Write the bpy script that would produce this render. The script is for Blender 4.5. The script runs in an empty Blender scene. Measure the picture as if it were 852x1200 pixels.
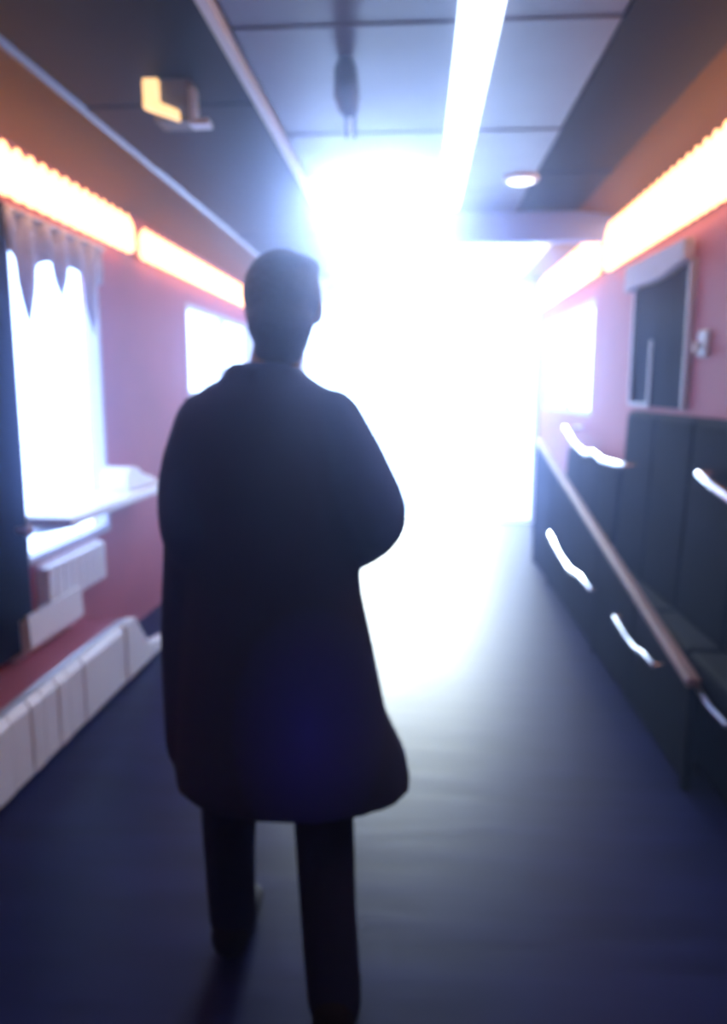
import bpy, bmesh, math, random
from mathutils import Vector, Matrix
random.seed(4)
R = math.radians
S = bpy.context.scene
C = S.collection

# ---------------------------------------------------------------- camera
cam = bpy.data.cameras.new('camera')
co = bpy.data.objects.new('camera', cam); C.objects.link(co); S.camera = co
cam.sensor_fit = 'VERTICAL'; cam.sensor_height = 36; cam.lens = 27.0
cam.clip_start = 0.05
co.location = (0, 0, 1.46)
co.rotation_euler = (R(90 - 9.152), 0, R(4.016))
cam.dof.use_dof = True                 # the camera has missed focus
cam.dof.focus_distance = 0.55
DOF_A = 0.0065
cam.dof.aperture_fstop = 0.027 / DOF_A

# ---------------------------------------------------------------- world, sun, exposure
w = bpy.data.worlds.new('world'); S.world = w; w.use_nodes = True
bg = w.node_tree.nodes['Background']
bg.inputs[0].default_value = (0.42, 0.58, 1.0, 1); bg.inputs[1].default_value = 8.5
sd = bpy.data.lights.new('sun', 'SUN'); sd.energy = 7; sd.angle = R(12); sd.color = (0.75, 0.85, 1.0)
so = bpy.data.objects.new('sun', sd); C.objects.link(so)
so.rotation_euler = Vector((-0.03, 1.0, 0.27)).to_track_quat('Z', 'Y').to_euler()
S.view_settings.view_transform = 'Standard'; S.view_settings.look = 'None'
S.view_settings.gamma = 1; S.view_settings.use_curve_mapping = False
S.view_settings.exposure = 0.0

# ---------------------------------------------------------------- materials
def mat(name, col, rough=0.6, metal=0.0, emit=None, es=0.0, var=0.0, scale=8.0, bump=0.0, spec=None, stretch=(1, 1, 1), col2=None):
    m = bpy.data.materials.new(name); m.use_nodes = True
    nt = m.node_tree; b = nt.nodes['Principled BSDF']
    b.inputs['Base Color'].default_value = (*col, 1)
    b.inputs['Roughness'].default_value = rough
    b.inputs['Metallic'].default_value = metal
    if spec is not None: b.inputs['Specular IOR Level'].default_value = spec
    if emit:
        b.inputs['Emission Color'].default_value = (*emit, 1); b.inputs['Emission Strength'].default_value = es
    if var or bump or col2:
        tc = nt.nodes.new('ShaderNodeTexCoord'); mp = nt.nodes.new('ShaderNodeMapping')
        mp.inputs['Scale'].default_value = stretch
        nz = nt.nodes.new('ShaderNodeTexNoise'); nz.inputs['Scale'].default_value = scale; nz.inputs['Detail'].default_value = 4
        nt.links.new(tc.outputs['Object'], mp.inputs[0]); nt.links.new(mp.outputs[0], nz.inputs[0])
        if var or col2:
            cr = nt.nodes.new('ShaderNodeValToRGB')
            cr.color_ramp.elements[0].position = 0.3; cr.color_ramp.elements[1].position = 0.7
            c2 = col2 if col2 else tuple(min(1, c * (1 + var)) for c in col)
            c1 = col if col2 else tuple(c * (1 - var) for c in col)
            cr.color_ramp.elements[0].color = (*c1, 1); cr.color_ramp.elements[1].color = (*c2, 1)
            nt.links.new(nz.outputs[0], cr.inputs[0]); nt.links.new(cr.outputs[0], b.inputs['Base Color'])
        if bump:
            bp = nt.nodes.new('ShaderNodeBump'); bp.inputs['Strength'].default_value = bump; bp.inputs['Distance'].default_value = 0.01
            nt.links.new(nz.outputs[0], bp.inputs['Height']); nt.links.new(bp.outputs[0], b.inputs['Normal'])
    return m
M = dict(
    wall=mat('red_laminate', (0.42, 0.12, 0.16), 0.55, spec=0.2, var=0.08, scale=2),
    floor=mat('floor_vinyl', (0.011, 0.013, 0.060), 0.36, spec=0.035, var=0.3, scale=3, bump=0.15, stretch=(0.5, 3, 1)),
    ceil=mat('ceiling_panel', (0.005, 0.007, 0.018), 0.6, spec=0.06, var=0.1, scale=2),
    ceilglare=mat('glare_ceiling_board', (0.15, 0.17, 0.28), 0.36, var=0.1, scale=2),  # glare from the bright end painted in as paler centre boards
    cove=mat('glow_tinted_cove', (0.120, 0.056, 0.010), 0.6, spec=0.06),  # orange lamp glow put into the cove colour
    tube=mat('strip_diffuser', (0.9, 0.9, 1), 0.4, emit=(0.72, 0.86, 1.0), es=3.2),
    alu=mat('brushed_aluminium', (0.72, 0.76, 0.85), 0.42, 0.8),
    palealu=mat('pale_trim', (0.78, 0.82, 0.9), 0.4),
    white=mat('white_enamel', (0.88, 0.89, 0.93), 0.35, var=0.02, scale=5),
    frame=mat('window_frame', (0.50, 0.50, 0.60), 0.5),
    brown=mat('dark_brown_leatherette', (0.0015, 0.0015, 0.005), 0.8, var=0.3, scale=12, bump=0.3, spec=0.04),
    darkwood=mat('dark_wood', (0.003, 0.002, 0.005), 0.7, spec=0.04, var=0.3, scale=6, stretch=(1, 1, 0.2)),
    wood=mat('worn_timber', (0.24, 0.14, 0.14), 0.5, var=0.2, scale=10, stretch=(1, 0.2, 1)),
    chrome=mat('chrome', (0.9, 0.92, 0.97), 0.2, 1.0),
    black=mat('black_plastic', (0.012, 0.014, 0.025), 0.5),
    darkglass=mat('dark_panel', (0.002, 0.003, 0.010), 0.7, spec=0.03),
    cloth=mat('pale_curtain', (0.55, 0.55, 0.68), 0.9, var=0.1, scale=20),
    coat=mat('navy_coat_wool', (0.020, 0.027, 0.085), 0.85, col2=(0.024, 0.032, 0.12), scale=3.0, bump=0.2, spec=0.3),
    trouser=mat('dark_trousers', (0.014, 0.019, 0.065), 0.85, spec=0.2),
    shoe=mat('black_shoes', (0.01, 0.01, 0.02), 0.7, spec=0.2),
    hair=mat('dark_hair', (0.010, 0.010, 0.016), 0.7, bump=0.5, scale=60),
    skin=mat('skin', (0.30, 0.17, 0.13), 0.55),
    lamp=mat('lamp_glass', (0.9, 0.6, 0.4), 0.4, emit=(1.0, 0.50, 0.25), es=4.4),
    lampback=mat('lamp_backing', (0.45, 0.16, 0.08), 0.5),
    warm=mat('warm_lens', (0.9, 0.7, 0.4), 0.4, emit=(1.0, 0.66, 0.32), es=1.5),
    down=mat('downlight_lens', (0.9, 0.9, 1), 0.4, emit=(0.8, 0.88, 1.0), es=4.0),
)
# blue patch low on the back of the coat
def glass_mat():
    m = bpy.data.materials.new('window_glass'); m.use_nodes = True; nt = m.node_tree
    for n in list(nt.nodes): nt.nodes.remove(n)
    o = nt.nodes.new('ShaderNodeOutputMaterial'); mx = nt.nodes.new('ShaderNodeMixShader')
    t = nt.nodes.new('ShaderNodeBsdfTransparent'); g = nt.nodes.new('ShaderNodeBsdfGlossy'); g.inputs['Roughness'].default_value = 0.05
    t.inputs[0].default_value = (0.94, 0.97, 1, 1)
    mx.inputs[0].default_value = 0.06
    nt.links.new(t.outputs[0], mx.inputs[1]); nt.links.new(g.outputs[0], mx.inputs[2]); nt.links.new(mx.outputs[0], o.inputs[0])
    return m
M['glass'] = glass_mat()
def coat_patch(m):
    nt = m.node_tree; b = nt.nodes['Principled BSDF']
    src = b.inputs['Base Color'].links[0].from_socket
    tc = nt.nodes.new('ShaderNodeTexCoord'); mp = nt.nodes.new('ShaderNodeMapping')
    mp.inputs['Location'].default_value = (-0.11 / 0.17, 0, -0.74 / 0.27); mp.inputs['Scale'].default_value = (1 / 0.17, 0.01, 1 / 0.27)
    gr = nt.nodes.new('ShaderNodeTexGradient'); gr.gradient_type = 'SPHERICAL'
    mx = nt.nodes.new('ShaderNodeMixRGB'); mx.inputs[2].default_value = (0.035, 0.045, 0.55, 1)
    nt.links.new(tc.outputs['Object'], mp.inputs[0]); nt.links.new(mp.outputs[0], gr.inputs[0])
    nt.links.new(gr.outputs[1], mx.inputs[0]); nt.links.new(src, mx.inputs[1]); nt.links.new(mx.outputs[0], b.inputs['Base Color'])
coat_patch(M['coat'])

# ---------------------------------------------------------------- helpers
def box(bm, x0, x1, y0, y1, z0, z1):
    vs = [bm.verts.new((x, y, z)) for x in (x0, x1) for y in (y0, y1) for z in (z0, z1)]
    for f in ((0, 1, 3, 2), (4, 6, 7, 5), (0, 4, 5, 1), (2, 3, 7, 6), (0, 2, 6, 4), (1, 5, 7, 3)):
        bm.faces.new([vs[i] for i in f])
def prism(bm, pts, axis, a, b):
    """pts: outline in the two other axes; extruded along axis from a to b"""
    def mk(p, t):
        if axis == 'x': return (t, p[0], p[1])
        if axis == 'y': return (p[0], t, p[1])
        return (p[0], p[1], t)
    A = [bm.verts.new(mk(p, a)) for p in pts]; B = [bm.verts.new(mk(p, b)) for p in pts]
    n = len(pts)
    bm.faces.new(A); bm.faces.new(B[::-1])
    for i in range(n): bm.faces.new((A[i], B[i], B[(i + 1) % n], A[(i + 1) % n]))
def rings(bm, rs, cap=True, n=16):
    """rs: list of (center, ax, ay) half-axis vectors -> closed loft"""
    L = []
    for c, ax, ay in rs:
        L.append([bm.verts.new(Vector(c) + Vector(ax) * math.cos(2 * math.pi * k / n) + Vector(ay) * math.sin(2 * math.pi * k / n)) for k in range(n)])
    for a, b in zip(L, L[1:]):
        for k in range(n): bm.faces.new((a[k], a[(k + 1) % n], b[(k + 1) % n], b[k]))
    if cap: bm.faces.new(L[0][::-1]); bm.faces.new(L[-1])
def tube(bm, pts, rad, n=12):
    """round tube through pts with radius or list of radii, rounded ends"""
    P = [Vector(p) for p in pts]; rr = rad if isinstance(rad, (list, tuple)) else [rad] * len(P)
    out = []; prev = None
    for i, p in enumerate(P):
        t = (P[min(i + 1, len(P) - 1)] - P[max(i - 1, 0)]).normalized()
        up = prev if prev else (Vector((0, 0, 1)) if abs(t.z) < 0.9 else Vector((1, 0, 0)))
        a = (up - t * up.dot(t)).normalized(); prev = a; b = t.cross(a)
        if i == 0:
            out.append((p - t * rr[0] * 0.9, a * rr[0] * 0.35, b * rr[0] * 0.35)); out.append((p - t * rr[0] * 0.5, a * rr[0] * 0.85, b * rr[0] * 0.85))
        out.append((p, a * rr[i], b * rr[i]))
        if i == len(P) - 1:
            out.append((p + t * rr[i] * 0.5, a * rr[i] * 0.85, b * rr[i] * 0.85)); out.append((p + t * rr[i] * 0.9, a * rr[i] * 0.35, b * rr[i] * 0.35))
    rings(bm, out, n=n)
def ball(bm, c, r):
    m = Matrix.Translation(c) @ Matrix.Diagonal((*r, 1))
    bmesh.ops.create_uvsphere(bm, u_segments=20, v_segments=14, radius=1, matrix=m)
def obj(name, bm, m, parent=None, smooth=False, bevel=0.0, remesh=0.0, sm_it=0, origin=None):
    bmesh.ops.recalc_face_normals(bm, faces=bm.faces)
    if origin is not None:
        bmesh.ops.translate(bm, verts=bm.verts, vec=-Vector(origin))
    me = bpy.data.meshes.new(name); bm.to_mesh(me); bm.free()
    me.materials.append(m)
    o = bpy.data.objects.new(name, me); C.objects.link(o)
    if origin is not None: o.location = Vector(origin) - (parent.location if parent else Vector())
    if remesh:
        r = o.modifiers.new('r', 'REMESH'); r.mode = 'VOXEL'; r.voxel_size = remesh; r.use_smooth_shade = True
        if sm_it:
            s = o.modifiers.new('s', 'SMOOTH'); s.iterations = sm_it; s.factor = 0.5
        dg = bpy.context.evaluated_depsgraph_get(); dg.update()
        nm = bpy.data.meshes.new_from_object(o.evaluated_get(dg)); o.modifiers.clear(); o.data = nm; nm.name = name
        if not nm.materials: nm.materials.append(m)
        nm.polygons.foreach_set('use_smooth', [True] * len(nm.polygons))
    if bevel:
        b = o.modifiers.new('b', 'BEVEL'); b.width = bevel; b.segments = 2
    if smooth:
        me.polygons.foreach_set('use_smooth', [True] * len(me.polygons))
    if parent: o.parent = parent
    if parent and parent.type == 'EMPTY' and origin is None: o.matrix_parent_inverse = Matrix.Translation(-parent.location)
    return o
def thing(name, label, cat, loc=(0, 0, 0), group=None):
    o = bpy.data.objects.new(name, None); C.objects.link(o); o.location = loc; o.empty_display_size = 0.1
    o['label'] = label; o['category'] = cat
    if group: o['group'] = group
    return o
def tag(o, label, cat, group=None):
    o['label'] = label; o['category'] = cat
    if group: o['group'] = group
    return o
def struct(name, bm, m, label=None, cat='structure', parent=None, **k):
    o = obj(name, bm, m, parent, **k)
    if parent is None:
        o['kind'] = 'structure'; o['label'] = label; o['category'] = cat
    return o
NB = bmesh.new

XL, XR, ZC, YE, YB = -1.75, 1.30, 2.60, 8.4, -1.2

# ---------------------------------------------------------------- the shell
b = NB(); box(b, XL - 0.1, XR + 0.1, YB, YE + 0.3, -0.06, 0)
floor = struct('floor', b, M['floor'], 'dark blue-violet vinyl floor of the corridor, shiny towards the bright end', 'floor')

# left wall with two windows
W1 = (3.26, 4.22, 0.66, 2.12); W2 = (5.84, 8.2, 1.40, 2.10)  # tall window set lower to stand for glow bleeding below the shelf
def wall_with(bm, x0, x1, wins, y0=YB, y1=YE, z1=ZC + 0.05):
    y = y0
    for (a, c, d, e) in wins:
        box(bm, x0, x1, y, a, 0, z1); box(bm, x0, x1, a, c, 0, d); box(bm, x0, x1, a, c, e, z1); y = c
    box(bm, x0, x1, y, y1, 0, z1)
b = NB(); wall_with(b, XL - 0.1, XL, [W1, W2])
struct('wall_left', b, M['wall'], 'dusky red laminate wall on the left with two bright windows', 'wall')
W3 = (5.95, 8.2, 1.25, 2.12)
b = NB(); wall_with(b, XR, XR + 0.1, [W3])
struct('wall_right', b, M['wall'], 'dusky red laminate wall on the right behind the dark benches', 'wall')
b = NB(); box(b, XL - 0.1, XR + 0.1, YB - 0.1, YB, 0, ZC)
struct('wall_back', b, M['wall'], 'plain red wall closing the corridor behind the viewer', 'wall')
# end wall: glazed doors with glazed sides
b = NB()
box(b, XL - 0.1, -1.25, YE, YE + 0.08, 0, ZC + 0.05); box(b, 1.27, XR + 0.1, YE, YE + 0.08, 0, ZC + 0.05); box(b, -1.25, 1.27, YE, YE + 0.08, 2.42, ZC + 0.05)
struct('wall_end', b, M['palealu'], 'pale end wall framing the blown-out glazed doors', 'wall')
for i, (x0, x1) in enumerate(((-1.25, -0.003), (0.003, 1.27))):
    b = NB(); t = 0.03
    box(b, x0, x0 + t, YE + 0.01, YE + 0.06, 0.01, 2.41); box(b, x1 - t, x1, YE + 0.01, YE + 0.06, 0.01, 2.41)
    box(b, x0 + t, x1 - t, YE + 0.01, YE + 0.06, 0.003, 0.015); box(b, x0 + t, x1 - t, YE + 0.01, YE + 0.06, 2.35, 2.41)
    d = struct('door_%d' % (i + 1), b, M['palealu'], ('left' if i == 0 else 'right') + ' leaf of the bright glazed door at the far end', 'door')
    b = NB(); box(b, x0 + t, x1 - t, YE + 0.03, YE + 0.036, 0.015, 2.35); obj('pane', b, M['glass'], d)
    hx = x1 - 0.08 if i == 0 else x0 + 0.08
    b = NB(); tube(b, [(hx, YE, 0.95), (hx, YE - 0.05, 0.97), (hx, YE - 0.05, 1.25), (hx, YE, 1.27)], 0.012, 8); obj('handle', b, M['chrome'], d, smooth=True)

# windows: frame, pane, mullion
def window(n, x, sgn, W, label, mull=()):
    y0, y1, z0, z1 = W; b = NB(); t = 0.035; xa, xb = sorted((x, x + sgn * 0.07))
    box(b, xa, xb, y0, y0 + t, z0, z1); box(b, xa, xb, y1 - t, y1, z0, z1)
    box(b, xa, xb, y0 + t, y1 - t, z0, z0 + t); box(b, xa, xb, y0 + t, y1 - t, z1 - t, z1)
    o = struct('window_%d' % n, b, M['frame'], label, 'window')
    b = NB(); box(b, x + sgn * 0.03, x + sgn * 0.036, y0 + t, y1 - t, z0 + t, z1 - t); obj('pane', b, M['glass'], o)
    for m_ in mull:
        b = NB(); box(b, xa + 0.01, xb - 0.01, m_ - 0.02, m_ + 0.02, z0 + t, z1 - t); obj('mullion', b, M['frame'], o)
window(1, XL, -1, W1, 'tall blown-out window on the left under the scalloped valance')
window(2, XL, -1, W2, 'smaller white window on the left, beside the walking person\'s head', (7.0,))
window(3, XR, 1, W3, 'bright window at the far end of the right wall', (7.05,))

# ceiling : opaque to y=5.45, then an added rooflight to whiten the far end
SX0, SX1, SY0, SY1 = -0.62, 1.05, 5.55, 8.2
b = NB()
box(b, XL - 0.1, XR + 0.1, YB, 4.40, ZC + 0.02, ZC + 0.06); box(b, XL - 0.1, SX0, 4.40, SY0, ZC + 0.02, ZC + 0.06); box(b, 0.11, XR + 0.1, 4.40, SY0, ZC + 0.02, ZC + 0.06); box(b, XL - 0.1, SX0, SY0, YE + 0.08, ZC + 0.02, ZC + 0.06)
box(b, SX1, XR + 0.1, SY0, YE + 0.08, ZC + 0.02, ZC + 0.06); box(b, SX0, SX1, SY1, YE + 0.08, ZC + 0.02, ZC + 0.06)
ceil = struct('ceiling', b, M['ceil'], 'dark slate ceiling of cross boards with long pale strips running down the corridor', 'ceiling')
def panel_mesh(nm, wx, wy, pm):
    b = NB(); box(b, 0, wx, 0, wy, 0, 0.02)
    me = bpy.data.meshes.new(nm); b.to_mesh(me); b.free(); me.materials.append(M[pm]); return me
first = {}
for (x0, x1, yend, py, pm) in ((-1.40, -0.67, YE, 0.9, 'ceil'), (-0.61, 0.11, 4.40, 0.35, 'ceilglare'), (0.25, 0.62, SY0, 0.35, 'ceilglare'), (0.63, 1.02, SY0, 0.7, 'ceil')):
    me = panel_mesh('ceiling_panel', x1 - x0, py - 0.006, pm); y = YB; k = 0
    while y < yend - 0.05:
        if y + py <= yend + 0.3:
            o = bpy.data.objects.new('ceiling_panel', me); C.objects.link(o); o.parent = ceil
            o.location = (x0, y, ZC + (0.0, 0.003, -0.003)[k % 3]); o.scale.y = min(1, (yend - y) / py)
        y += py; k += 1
# rooflight, added to turn the far ceiling white
b = NB()
for (a, c, d, e) in ((SX0, SX0 + 0.03, 4.40, SY1), (SX1 - 0.04, SX1, SY0, SY1), (0.08, 0.11, 4.40, SY0), (0.08, SX1 - 0.04, SY0, SY0 + 0.04), (SX0 + 0.03, 0.08, 4.40, 4.43), (SX0 + 0.04, SX1 - 0.04, SY1 - 0.04, SY1)):
    box(b, a, c, d, e, ZC - 0.005, ZC + 0.08)
sk = struct('window_4', b, M['palealu'], 'added rooflight that whitens the ceiling at the far end of the corridor', 'window')
for y in (6.45, 7.3):
    b = NB(); box(b, SX0 + 0.04, SX1 - 0.04, y - 0.02, y + 0.02, ZC, ZC + 0.05); obj('glazing_bar', b, M['palealu'], sk)
for (ya, yb) in ((4.43, 5.4), (SY0 + 0.04, 6.43), (6.47, 7.28), (7.32, SY1 - 0.04)):
    b = NB(); box(b, SX0 + 0.03 if ya < 5.5 else SX0 + 0.04, 0.08 if ya < 5.5 else SX1 - 0.04, ya, yb, ZC + 0.055, ZC + 0.06); obj('pane', b, M['glass'], sk)
# coves
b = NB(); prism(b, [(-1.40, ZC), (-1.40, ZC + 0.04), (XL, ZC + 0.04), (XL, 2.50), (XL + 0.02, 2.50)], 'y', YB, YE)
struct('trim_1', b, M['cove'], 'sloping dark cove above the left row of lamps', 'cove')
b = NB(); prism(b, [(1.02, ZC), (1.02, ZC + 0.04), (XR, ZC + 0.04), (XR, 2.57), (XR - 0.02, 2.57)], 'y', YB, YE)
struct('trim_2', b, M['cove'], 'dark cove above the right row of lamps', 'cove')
# long strips
b = NB(); prism(b, [(-1.425, ZC), (-1.40, ZC - 0.015), (-1.375, ZC)], 'y', YB, YE)
struct('trim_3', b, mat('dull_metal_strip', (0.30, 0.33, 0.42), 0.4, 0.9), 'thin pale strip along the edge of the left cove', 'trim')
b = NB(); prism(b, [(-0.675, ZC + 0.01), (-0.665, ZC - 0.02), (-0.63, ZC - 0.02), (-0.62, ZC + 0.01)], 'y', YB, SY1)
struct('trim_4', b, M['palealu'], 'narrow pale ceiling strip over the walking person', 'trim')
b = NB(); prism(b, [(0.11, ZC + 0.01), (0.125, ZC - 0.03), (0.235, ZC - 0.03), (0.25, ZC + 0.01)], 'y', YB, 5.12)
struct('trim_5', b, M['tube'], 'wide bright ceiling strip right of centre, ending at the beam', 'trim')
# beam
b = NB(); box(b, 0.11, XR, 5.34, 5.46, 2.42, ZC)
struct('trim_6', b, mat('beam_blue', (0.22, 0.32, 0.90), 0.5), 'pale blue beam across the ceiling before the added rooflight', 'beam')

# ---------------------------------------------------------------- rows of lamps
def shade_mesh(h, rx, ry):
    b = NB(); rs = []
    for (z, k) in ((-0.5, 0.3), (-0.46, 0.72), (-0.36, 0.95), (0.0, 1.0), (0.2, 0.95), (0.34, 0.66), (0.5, 0.2)):
        rs.append(((0, 0, z * h), (rx * k, 0, 0), (0, ry * k, 0)))
    rings(b, rs, n=10); bmesh.ops.recalc_face_normals(b, faces=b.faces)
    me = bpy.data.meshes.new('lamp_shade'); b.to_mesh(me); b.free(); me.materials.append(M['lamp'])
    me.polygons.foreach_set('use_smooth', [True] * len(me.polygons)); return me
def lamp_row(x, sgn, y0, y1, z0, z1, label, pitch=0.112):
    x += sgn * 0.003
    t = thing('strip_light', label, 'light', (x, y0, z0), 'rows of lamps along the walls')
    b = NB(); xa, xb = sorted((x, x + sgn * 0.02)); box(b, xa, xb, y0, y1, z0 + 0.02, z1 - 0.005); obj('backplate', b, M['lampback'], t)
    n = int((y1 - y0) / pitch); me = shade_mesh(z1 - z0, 0.036, pitch * 0.47)
    for k in range(n):
        o = bpy.data.objects.new('lamp_shade', me); C.objects.link(o); o.parent = t
        o.location = (sgn * 0.058, pitch * (k + 0.5), (z1 - z0) / 2)
    return t
lamp_row(XL, 1, 0.9, 4.70, 2.24, 2.45, 'near part of the glowing orange-white lamp row on the left wall')
lamp_row(XL, 1, 4.78, 8.2, 2.24, 2.43, 'far part of the left lamp row, tapering away behind the head')
lamp_row(XR, -1, 0.9, 5.46, 2.22, 2.53, 'near part of the glowing lamp row on the right wall')
lamp_row(XR, -1, 5.66, 8.2, 2.24, 2.55, 'short far part of the right lamp row before the white glare')

# ---------------------------------------------------------------- things on the ceiling
t = thing('ceiling_spotlight', 'warm yellow lamp with its light trail shaped as an L, in a grey housing on the dark left ceiling', 'light', (-0.95, 3.02, ZC))
b = NB(); box(b, -1.0, -0.86, 3.02, 3.14, 2.45, ZC); obj('housing', b, mat('grey_housing', (0.12, 0.12, 0.13), 0.5), t, bevel=0.008)
b = NB(); prism(b, [(-1.03, ZC - 0.01), (-1.03, 2.49), (-0.90, 2.445), (-0.90, 2.48), (-0.975, 2.51), (-0.975, ZC - 0.01)], 'y', 2.99, 3.02)
obj('lens', b, M['warm'], t)  # L outline is the lamp's blurred light trail built as shape
b = NB(); box(b, -0.86, -0.84, 3.0, 3.06, 2.45, 2.56); box(b, -0.86, -0.79, 3.0, 3.06, 2.43, 2.45); obj('bracket', b, M['alu'], t)
t = thing('ceiling_camera', 'black hanging fitting with two prongs under the glare-lightened ceiling boards', 'camera', (-0.26, 2.9, ZC))
b = NB(); rings(b, [((-0.265, 2.88, 2.6), (0.022, 0, 0), (0, 0.022, 0)), ((-0.265, 2.88, 2.56), (0.04, 0, 0), (0, 0.04, 0)), ((-0.262, 2.88, 2.47), (0.046, 0, 0), (0, 0.045, 0)), ((-0.255, 2.88, 2.42), (0.034, 0, 0), (0, 0.034, 0)), ((-0.25, 2.88, 2.40), (0.02, 0, 0), (0, 0.02, 0))])
obj('body', b, M['black'], t, smooth=True)
for dx in (-0.265, -0.235):
    b = NB(); tube(b, [(dx, 2.88, 2.42), (dx + 0.004, 2.88, 2.335)], 0.006, 8); obj('prong', b, M['black'], t, smooth=True)
b = NB(); tube(b, [(-0.25, 2.88, 2.41), (-0.247, 2.88, 2.35)], 0.005, 8); obj('pin', b, M['palealu'], t, smooth=True)
t = thing('downlight', 'small white round downlight in the ceiling before the beam', 'light', (0.55, 4.5, ZC))
b = NB(); rings(b, [((0.55, 4.5, ZC), (0.10, 0, 0), (0, 0.10, 0)), ((0.55, 4.5, ZC - 0.02), (0.09, 0, 0), (0, 0.09, 0))], n=24); obj('rim', b, M['palealu'], t, smooth=False)
b = NB(); rings(b, [((0.55, 4.5, ZC - 0.018), (0.075, 0, 0), (0, 0.075, 0)), ((0.55, 4.5, ZC - 0.028), (0.055, 0, 0), (0, 0.055, 0))], n=24); obj('lens', b, M['down'], t)
t = thing('hanging_sign', 'small grey plate hanging from the ceiling right of the head', 'sign', (-0.72, 6.6, ZC))
b = NB(); box(b, -0.76, -0.60, 6.6, 6.62, 2.26, 2.44); obj('plate', b, mat('sign_grey', (0.32, 0.34, 0.42), 0.5), t)
for dx in (-0.73, -0.63):
    b = NB(); tube(b, [(dx, 6.61, 2.44), (dx, 6.61, ZC)], 0.005, 8); obj('hanger', b, M['alu'], t)

# ---------------------------------------------------------------- left side
# dark pilaster at the frame edge
b = NB(); box(b, XL, XL + 0.07, 2.2, 3.16, 0.34, 2.21)
wp = tag(obj('wall_panel', b, M['darkwood'], bevel=0.008), 'dark wooden wall panel at the left edge beside the tall window', 'panel')
b = NB(); tube(b, [(XL + 0.07, 3.07, 0.87), (XL + 0.11, 3.07, 0.87)], 0.012, 10); ball(b, (XL + 0.12, 3.07, 0.87), (0.02, 0.03, 0.03))
obj('smear_knob', b, M['frame'], wp, smooth=True)  # light smear on the panel, shaped as a small ball
# valance
def valance(x, sgn, y0, y1, ztop, drop, n, name, label, m):
    b = NB(); N = n * 12; rows = []
    for i in range(N + 1):
        f = i / N; y = y0 + (y1 - y0) * f; ph = (f * n) % 1.0
        d = drop * (0.42 + 0.58 * (1 - abs(2 * ph - 1)) ** 2.6) * (1 + 0.2 * math.sin(f * 9))
        off = 0.035 + 0.012 * math.sin(f * n * 4 * math.pi)
        rows.append([(x + sgn * off, y, ztop), (x + sgn * (off + 0.006 * math.sin(f * 40)), y, ztop - d * 0.5), (x + sgn * off, y, ztop - d)])
    V = [[b.verts.new(p) for p in r] for r in rows]
    for a, c in zip(V, V[1:]):
        for k in (0, 1): b.faces.new((a[k], c[k], c[k + 1], a[k + 1]))
    o = obj(name, b, m, smooth=True)
    s = o.modifiers.new('s', 'SOLIDIFY'); s.thickness = 0.004
    return tag(o, label, 'curtain')
valance(XL, 1, 3.2, 4.2, 2.2, 0.40, 3, 'valance', 'pale gathered valance with pointed hem hanging over the tall left window', M['cloth'])
t = thing('curtain_pole', 'short grey pole above the tall left window holding the valance', 'pole', (XL, 3.2, 2.2))
b = NB(); tube(b, [(XL + 0.035, 3.2, 2.205), (XL + 0.035, 4.24, 2.205)], 0.012, 8); obj('pole', b, M['frame'], t, smooth=True)
for y in (3.25, 4.18):
    b = NB(); box(b, XL, XL + 0.03, y - 0.01, y + 0.01, 2.19, 2.22); obj('bracket', b, M['frame'], t)
# sill shelf with a pointed far end
t = thing('wall_shelf', 'brilliant white shelf with tapering far end under the tall left window', 'shelf', (XL, 3.2, 0.9))
b = NB(); prism(b, [(XL, 3.2), (-1.5, 3.2), (-1.5, 4.55), (-1.52, 4.66), (-1.6, 4.70), (XL, 4.62)], 'z', 0.86, 0.90); obj('shelf_top', b, M['white'], t, bevel=0.006)
for y in (3.35, 4.45):
    b = NB(); prism(b, [(XL, 0.86), (XL, 0.80), (-1.72, 0.80), (-1.54, 0.84), (-1.54, 0.86)], 'y', y - 0.012, y + 0.012); obj('bracket', b, M['white'], t)
b = NB(); N = 9
prof = [(4.10, 0.90), (4.10, 0.985), (4.17, 1.03), (4.25, 1.015), (4.33, 0.975), (4.42, 0.955), (4.5, 0.935), (4.56, 0.90)]
prism(b, prof, 'x', XL + 0.01, -1.58)
tag(obj('folded_cloth', b, M['white'], bevel=0.012), 'crumpled white cloth lying on the far end of the bright shelf', 'cloth')
# pale panel heater under shelf
t = thing('radiator', 'pale upright radiator panel below the white shelf, fading into shadow', 'radiator', (XL, 3.3, 0.42))
b = NB(); box(b, XL, XL + 0.02, 3.34, 4.0, 0.43, 0.65); obj('backplate', b, M['white'], t)
for k in range(8):
    b = NB(); y = 3.345 + k * 0.082; box(b, XL + 0.02, XL + 0.06, y, y + 0.072, 0.44, 0.64); obj('fin', b, M['white'], t, bevel=0.008)
# small tilted bin/box
t = thing('wall_bin', 'small pale open-topped box fixed low on the left wall under the radiator', 'bin', (XL, 3.04, 0.3))
b = NB(); prism(b, [(XL, 0.30), (-1.70, 0.30), (-1.635, 0.36), (-1.64, 0.50), (-1.655, 0.50), (-1.65, 0.365), (-1.705, 0.315), (XL, 0.315)], 'y', 3.04, 3.56); obj('front_panel', b, M['white'], t)
for y in (3.04, 3.545):
    b = NB(); prism(b, [(XL, 0.315), (-1.705, 0.315), (-1.65, 0.365), (-1.655, 0.48), (XL, 0.48)], 'y', y, y + 0.015); obj('end_panel', b, M['white'], t)
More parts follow.
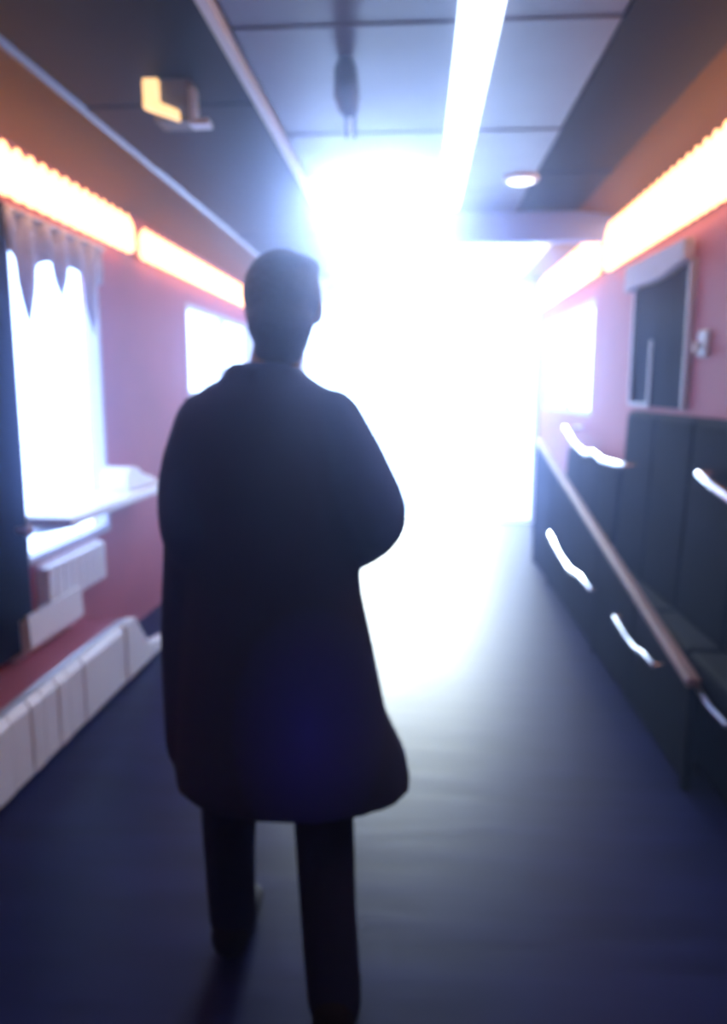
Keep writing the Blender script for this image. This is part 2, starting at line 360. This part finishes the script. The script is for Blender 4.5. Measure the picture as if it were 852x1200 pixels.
# long low heater casing: stepped white panels
t = thing('heater_casing', 'long low white casing of seamed panels on the floor along the left wall', 'heater', (-1.43, 0.8, 0))
b = NB(); box(b, XL, -1.46, 0.6, 3.70, 0.0, 0.29); obj('core', b, M['wall'], t)
edges = [0.6, 1.0, 1.4, 1.8, 2.12, 2.36, 2.48, 2.62, 2.72, 2.84, 2.94, 3.08, 3.55]
for k, (a, c) in enumerate(zip(edges, edges[1:])):
    b = NB(); prism(b, [(-1.46, 0.02), (-1.43 + 0.003 * (k % 2), 0.02), (-1.43 + 0.003 * (k % 2), 0.28), (-1.45, 0.31), (-1.46, 0.31)], 'y', a + 0.003, c - 0.003)
    obj('panel', b, M['white'], t, bevel=0.004)
b = NB(); prism(b, [(3.55, 0.30), (3.55, 0.02), (4.12, 0.02), (4.16, 0.07), (4.0, 0.09), (3.86, 0.11), (3.78, 0.2), (3.68, 0.31), (3.6, 0.32)], 'x', -1.475, -1.42)
obj('end_cap', b, M['white'], t, bevel=0.006)
b = NB(); box(b, -1.475, -1.455, 0.6, 3.6, 0.31, 0.325); obj('top_rail', b, M['alu'], t)

# ---------------------------------------------------------------- right side
# dark framed panel with rolled blind
t = thing('framed_panel', 'tall dark panel in a thin pale frame on the right wall', 'panel', (XR, 3.9, 1.4))
b = NB(); box(b, XR - 0.02, XR, 3.86, 4.78, 1.36, 2.06); obj('panel', b, M['darkglass'], t)
for y in (3.84, 4.78):
    b = NB(); box(b, XR - 0.035, XR, y - 0.015, y + 0.015, 1.36, 2.06); obj('frame_stile', b, M['frame'], t, bevel=0.004)
b = NB(); box(b, XR - 0.03, XR - 0.02, 4.40, 4.43, 1.36, 1.72); obj('glazing_bar', b, M['frame'], t)
b = NB(); box(b, XR - 0.03, XR - 0.02, 4.43, 4.765, 1.36, 1.38); obj('glazing_bar', b, M['frame'], t)
b = NB(); N = 24; P_ = []
for i in range(N + 1):
    f = i / N; P_.append((3.80 + 1.04 * f, 2.04 - 0.03 * f + 0.012 * math.sin(f * math.pi * 2.0 + 2.2)))
prism(b, P_ + [(4.84, 2.17), (3.80, 2.15)], 'x', XR - 0.08, XR - 0.03)
tag(obj('rolled_blind', b, M['cloth'], bevel=0.01), 'pale rolled blind with sagging hem above the dark framed panel', 'blind')
t = thing('wall_bracket', 'small mauve bracket on the right wall just right of the framed panel', 'bracket', (XR, 3.7, 1.6))
b = NB(); box(b, XR - 0.02, XR, 3.60, 3.72, 1.60, 1.72); obj('plate', b, M['frame'], t, bevel=0.008)
b = NB(); tube(b, [(XR - 0.03, 3.70, 1.66), (XR - 0.06, 3.62, 1.62)], 0.012, 8); obj('arm', b, M['frame'], t, smooth=True)

def bench(y0, y1, n, ztop, label, x0=1.02):
    t = thing('wall_bench', label, 'bench', (x0, y0, 0), 'dark benches along the right wall')
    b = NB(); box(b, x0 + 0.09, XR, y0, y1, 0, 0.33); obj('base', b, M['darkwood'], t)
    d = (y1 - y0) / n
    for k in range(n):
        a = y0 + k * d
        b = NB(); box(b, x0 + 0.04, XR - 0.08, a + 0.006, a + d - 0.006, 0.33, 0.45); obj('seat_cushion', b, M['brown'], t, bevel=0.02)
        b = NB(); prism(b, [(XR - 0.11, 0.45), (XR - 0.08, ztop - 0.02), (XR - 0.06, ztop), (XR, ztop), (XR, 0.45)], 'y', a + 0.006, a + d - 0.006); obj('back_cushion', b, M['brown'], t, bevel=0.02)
    return t
bench(1.3, 4.62, 6, 1.33, 'nearer dark brown padded wall bench with a high back')
bench(4.72, 6.35, 3, 1.00, 'farther dark wall bench with a low back below the bright window')
# sloping rail with its panels
t = thing('sloping_partition', 'low dark partition with a worn timber rail sloping down along the benches', 'partition', (1.0, 3.1, 0))
b = NB(); zt = lambda y: 0.46 + (y - 3.1) * 0.164
prism(b, [(2.7, zt(2.7)), (6.5, zt(6.5)), (6.5, zt(6.5) + 0.035), (2.7, zt(2.7) + 0.035)], 'x', 0.975, 1.025)
obj('handrail', b, M['wood'], t, bevel=0.008)
for k, (a, c) in enumerate(((2.7, 3.45), (3.45, 4.2), (4.2, 4.95), (4.95, 5.7), (5.7, 6.46))):
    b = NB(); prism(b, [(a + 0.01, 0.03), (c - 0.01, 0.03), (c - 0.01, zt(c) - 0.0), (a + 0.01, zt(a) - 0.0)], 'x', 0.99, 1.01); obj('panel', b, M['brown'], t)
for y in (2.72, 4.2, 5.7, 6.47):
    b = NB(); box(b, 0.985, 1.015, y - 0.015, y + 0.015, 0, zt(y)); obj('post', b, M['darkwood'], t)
# blurred highlight streaks, shaped as bent chrome bars
DULL = mat('dim_glint', (0.30, 0.33, 0.42), 0.4, 1.0)
def glint_streak(pts, name, label, cat, xw, group, rad=0.013):
    t = thing(name, label, cat, pts[0], group)
    b = NB(); tube(b, pts, rad, 10); obj('bar', b, M['chrome'] if rad > 0.012 else DULL, t, smooth=True)
    for p in (pts[0], pts[-1]):
        b = NB(); tube(b, [p, (xw, p[1], p[2])], rad * 0.7, 8); obj('bracket', b, M['chrome'], t, smooth=True)
    return t
G = 'highlight streaks shaped as bent chrome bars along the right side'
glint_streak([(0.93, 5.35, 0.455), (0.93, 4.95, 0.40), (0.93, 4.62, 0.375), (0.93, 4.3, 0.41), (0.93, 4.05, 0.40)], 'low_glint', 'farthest highlight streak shaped as a bent chrome bar low on the dark partition', 'rail', 0.99, G, 0.016)
glint_streak([(0.93, 3.55, 0.40), (0.93, 3.35, 0.375), (0.93, 3.2, 0.37), (0.93, 3.08, 0.39), (0.93, 2.95, 0.39)], 'low_glint', 'dimmer highlight streak shaped as a bent chrome bar in the middle of the partition', 'rail', 0.99, G, 0.011)
glint_streak([(1.02, 2.78, 0.40), (1.02, 2.6, 0.37), (1.02, 2.45, 0.37)], 'low_glint', 'faint highlight streak shaped as a chrome bar nearest the right edge of the picture', 'rail', 1.09, G, 0.011)
glint_streak([(1.14, 6.05, 1.155), (1.14, 5.65, 1.06), (1.14, 5.3, 1.02), (1.14, 5.05, 1.05), (1.14, 4.8, 1.02), (1.14, 4.5, 1.03), (1.14, 4.3, 1.04)], 'high_glint', 'bright highlight streak shaped as a bent chrome bar above the farther bench back', 'rail', XR - 0.001, G, 0.02)
glint_streak([(1.13, 3.15, 1.12), (1.13, 3.0, 1.09), (1.13, 2.8, 1.06)], 'high_glint', 'blurred highlight streak shaped as a chrome bar at the right edge by the high bench back', 'rail', 1.24, G, 0.02)

# ---------------------------------------------------------------- the person (seen from behind, walking away)
px, py = -0.335, 1.68
per = thing('person', 'person in a long dark navy coat walking away down the corridor, seen from behind', 'person', (px, py, 0))
def V(x, y, z): return (px + x, py + y, z)
def limb(bm, pts, radii, sub=4, n=14):
    P = [Vector(p) for p in pts]; out = []; rr = []
    for i in range(len(P) - 1):
        p0 = P[max(i - 1, 0)]; p1 = P[i]; p2 = P[i + 1]; p3 = P[min(i + 2, len(P) - 1)]
        for k in range(sub):
            t_ = k / sub
            out.append(0.5 * ((2 * p1) + (p2 - p0) * t_ + (2 * p0 - 5 * p1 + 4 * p2 - p3) * t_ ** 2 + (3 * p1 - p0 - 3 * p2 + p3) * t_ ** 3))
            rr.append(radii[i] * (1 - t_) + radii[i + 1] * t_)
    out.append(P[-1]); rr.append(radii[-1]); tube(bm, out, rr, n)
def loft(bm, L, n=28):
    rings(bm, [(V(cx, cy, z), (rx, 0, 0), (0, ry, 0)) for (z, cx, cy, rx, ry) in L], n=n)
# joints
SHL, SHR = V(-0.125, 0, 1.385), V(0.14, 0.0, 1.39)
ELL, ELR = V(-0.158, -0.04, 1.12), V(0.25, -0.03, 1.17)
WRL, WRR = V(-0.15, 0.20, 0.99), V(0.15, 0.22, 1.04)
HPL, HPR = V(-0.085, 0, 0.92), V(0.085, 0, 0.92)
KNL, KNR = V(-0.125, 0.08, 0.50), V(0.12, 0.0, 0.48)
ANL, ANR = V(-0.135, 0.13, 0.09), V(0.165, -0.16, 0.12)
b = NB()
loft(b, [(0.86, 0, 0, 0.12, 0.09), (0.95, 0, 0, 0.165, 0.105), (1.08, 0, 0, 0.145, 0.095), (1.25, 0, 0, 0.165, 0.11), (1.36, 0, 0, 0.165, 0.10), (1.43, 0, 0, 0.11, 0.08), (1.48, 0, 0, 0.06, 0.06)])
HX = 0.04
limb(b, [V(0, 0, 1.42), V(0.02, 0.01, 1.50), V(0.035, 0.03, 1.57)], [0.062, 0.056, 0.058])
ball(b, V(HX, 0.035, 1.645), (0.074, 0.092, 0.108)); ball(b, V(HX, 0.075, 1.575), (0.05, 0.05, 0.055))      # skull, jaw
ball(b, V(HX, 0.135, 1.625), (0.012, 0.02, 0.02)); ball(b, V(HX, 0.125, 1.645), (0.009, 0.018, 0.028))          # nose
ball(b, V(HX, 0.118, 1.585), (0.024, 0.014, 0.010)); ball(b, V(HX, 0.12, 1.672), (0.045, 0.015, 0.012))        # mouth, brow
for s in (-1, 1):
    ball(b, V(HX + s * 0.077, 0.03, 1.63), (0.010, 0.02, 0.032)); ball(b, V(HX + s * 0.03, 0.115, 1.652), (0.014, 0.012, 0.011))
for sh, el, wr, s in ((SHL, ELL, WRL, -1), (SHR, ELR, WRR, 1)):
    limb(b, [sh, el, wr], [0.055, 0.042, 0.027])
    w_ = Vector(wr); d = Vector((-s * 0.35, 0.75, -0.55)).normalized(); side = Vector((s * -0.8, -0.3, 0.1)).normalized()
    limb(b, [w_, w_ + d * 0.05, w_ + d * 0.09], [0.026, 0.036, 0.036])
    side = (side - d * side.dot(d)).normalized(); nrm = d.cross(side)
    for k, (off, ln) in enumerate(((-0.030, 0.062), (-0.010, 0.075), (0.010, 0.078), (0.030, 0.070))):
        r0 = w_ + d * 0.09 + nrm * off
        limb(b, [r0, r0 + d * ln * 0.5 + side * 0.008, r0 + d * ln * 0.8 + side * 0.03], [0.010, 0.009, 0.008], sub=2, n=8)
    r0 = w_ + d * 0.035 + nrm * 0.03 * (1 if s < 0 else 1)
    limb(b, [r0, r0 + d * 0.03 + nrm * 0.03, r0 + d * 0.06 + nrm * 0.035], [0.013, 0.011, 0.009], sub=2, n=8)
for hp, kn, an in ((HPL, KNL, ANL), (HPR, KNR, ANR)):
    limb(b, [hp, kn, an], [0.078, 0.052, 0.036])
    limb(b, [an, Vector(an) + Vector((0, 0.06, -0.035)), Vector(an) + Vector((0, 0.14, -0.05))], [0.036, 0.034, 0.028])
obj('body', b, M['skin'], per, remesh=0.006, sm_it=3)
# hair
b = NB()
ball(b, V(HX, 0.018, 1.66), (0.086, 0.098, 0.095)); ball(b, V(HX, -0.015, 1.60), (0.072, 0.065, 0.075)); ball(b, V(HX + 0.02, 0.02, 1.715), (0.065, 0.08, 0.03))
ball(b, V(HX - 0.005, -0.012, 1.54), (0.055, 0.05, 0.04))
obj('hair', b, M['hair'], per, remesh=0.008, sm_it=4)
# coat
b = NB()
loft(b, [(1.51, 0.015, 0.005, 0.062, 0.062), (1.49, 0.01, 0, 0.082, 0.075), (1.465, 0, 0, 0.13, 0.09), (1.43, 0, 0, 0.16, 0.11), (1.36, 0, 0, 0.19, 0.125), (1.25, 0, 0, 0.205, 0.135),
         (1.10, 0.005, 0, 0.20, 0.135), (1.0, 0.01, 0, 0.205, 0.14), (0.88, 0.015, 0, 0.225, 0.155), (0.72, 0.025, 0, 0.245, 0.17), (0.62, 0.045, 0, 0.272, 0.185), (0.54, 0.05, 0, 0.280, 0.19)])
for sh, el, wr in ((SHL, ELL, WRL), (SHR, ELR, WRR)):
    limb(b, [sh, tuple((Vector(sh) + Vector(el)) / 2 + Vector((0.01 if sh[0] > px else -0.02, -0.01, 0))), el, wr], [0.075, 0.073, 0.064, 0.052])
limb(b, [V(-0.180, -0.03, 1.16), V(-0.2, 0.0, 0.9), V(-0.205, 0, 0.62)], [0.045, 0.055, 0.05])
tube(b, [V(-0.06, -0.04, 1.49), V(0, -0.065, 1.495), V(0.06, -0.04, 1.49)], 0.024, 10)
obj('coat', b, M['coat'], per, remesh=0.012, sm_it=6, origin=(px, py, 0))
# trousers
b = NB()
for hp, kn, an, s in ((HPL, KNL, ANL, -1), (HPR, KNR, ANR, 1)):
    a_ = Vector(an) + Vector((0, -0.01, -0.015))
    limb(b, [hp, kn, tuple((Vector(kn) + a_) / 2 + Vector((0, -0.015, 0))), tuple(a_)], [0.098, 0.074, 0.066, 0.062])
ball(b, V(0, 0, 0.90), (0.16, 0.12, 0.12))
obj('trousers', b, M['trouser'], per, remesh=0.012, sm_it=4)
for an, tilt in ((ANL, 0.0), (ANR, -0.03)):
    b = NB(); x, y, z = an; zb = 0.0 if tilt == 0 else 0.02
    rings(b, [((x, y - 0.085, z - 0.03), (0.025, 0, 0), (0, 0.004, 0.03)), ((x, y - 0.065, z - 0.025), (0.046, 0, 0), (0, 0.006, 0.055)), ((x, y + 0.0, z - 0.025), (0.048, 0, 0), (0, 0.004, 0.062)),
              ((x, y + 0.08, z - 0.045 + tilt), (0.050, 0, 0), (0, 0, 0.045)), ((x, y + 0.15, z - 0.052 + tilt), (0.048, 0, 0), (0, 0, 0.038)), ((x, y + 0.195, z - 0.062 + tilt), (0.025, 0, 0), (0, 0, 0.018))], n=16)
    for v in b.verts: v.co.z = max(v.co.z, 0.003)
    sh = obj('shoe', b, M['shoe'], per, smooth=True)

# ---------------------------------------------------------------- haze in the corridor air
HAZE = 0.065
b = NB(); box(b, XL - 0.16, XR + 0.16, YB - 0.16, YE + 0.36, -0.12, ZC + 0.16)
m = bpy.data.materials.new('haze'); m.use_nodes = True; nt = m.node_tree
for n_ in list(nt.nodes): nt.nodes.remove(n_)
o_ = nt.nodes.new('ShaderNodeOutputMaterial'); vs = nt.nodes.new('ShaderNodeVolumeScatter')
vs.inputs['Color'].default_value = (0.38, 0.50, 1.0, 1); vs.inputs['Density'].default_value = HAZE; vs.inputs['Anisotropy'].default_value = 0.92
nt.links.new(vs.outputs[0], o_.inputs['Volume'])
hz = obj('haze', b, m); hz['kind'] = 'stuff'; hz['label'] = 'thin bluish haze glowing in the corridor air towards the bright end'; hz['category'] = 'haze'
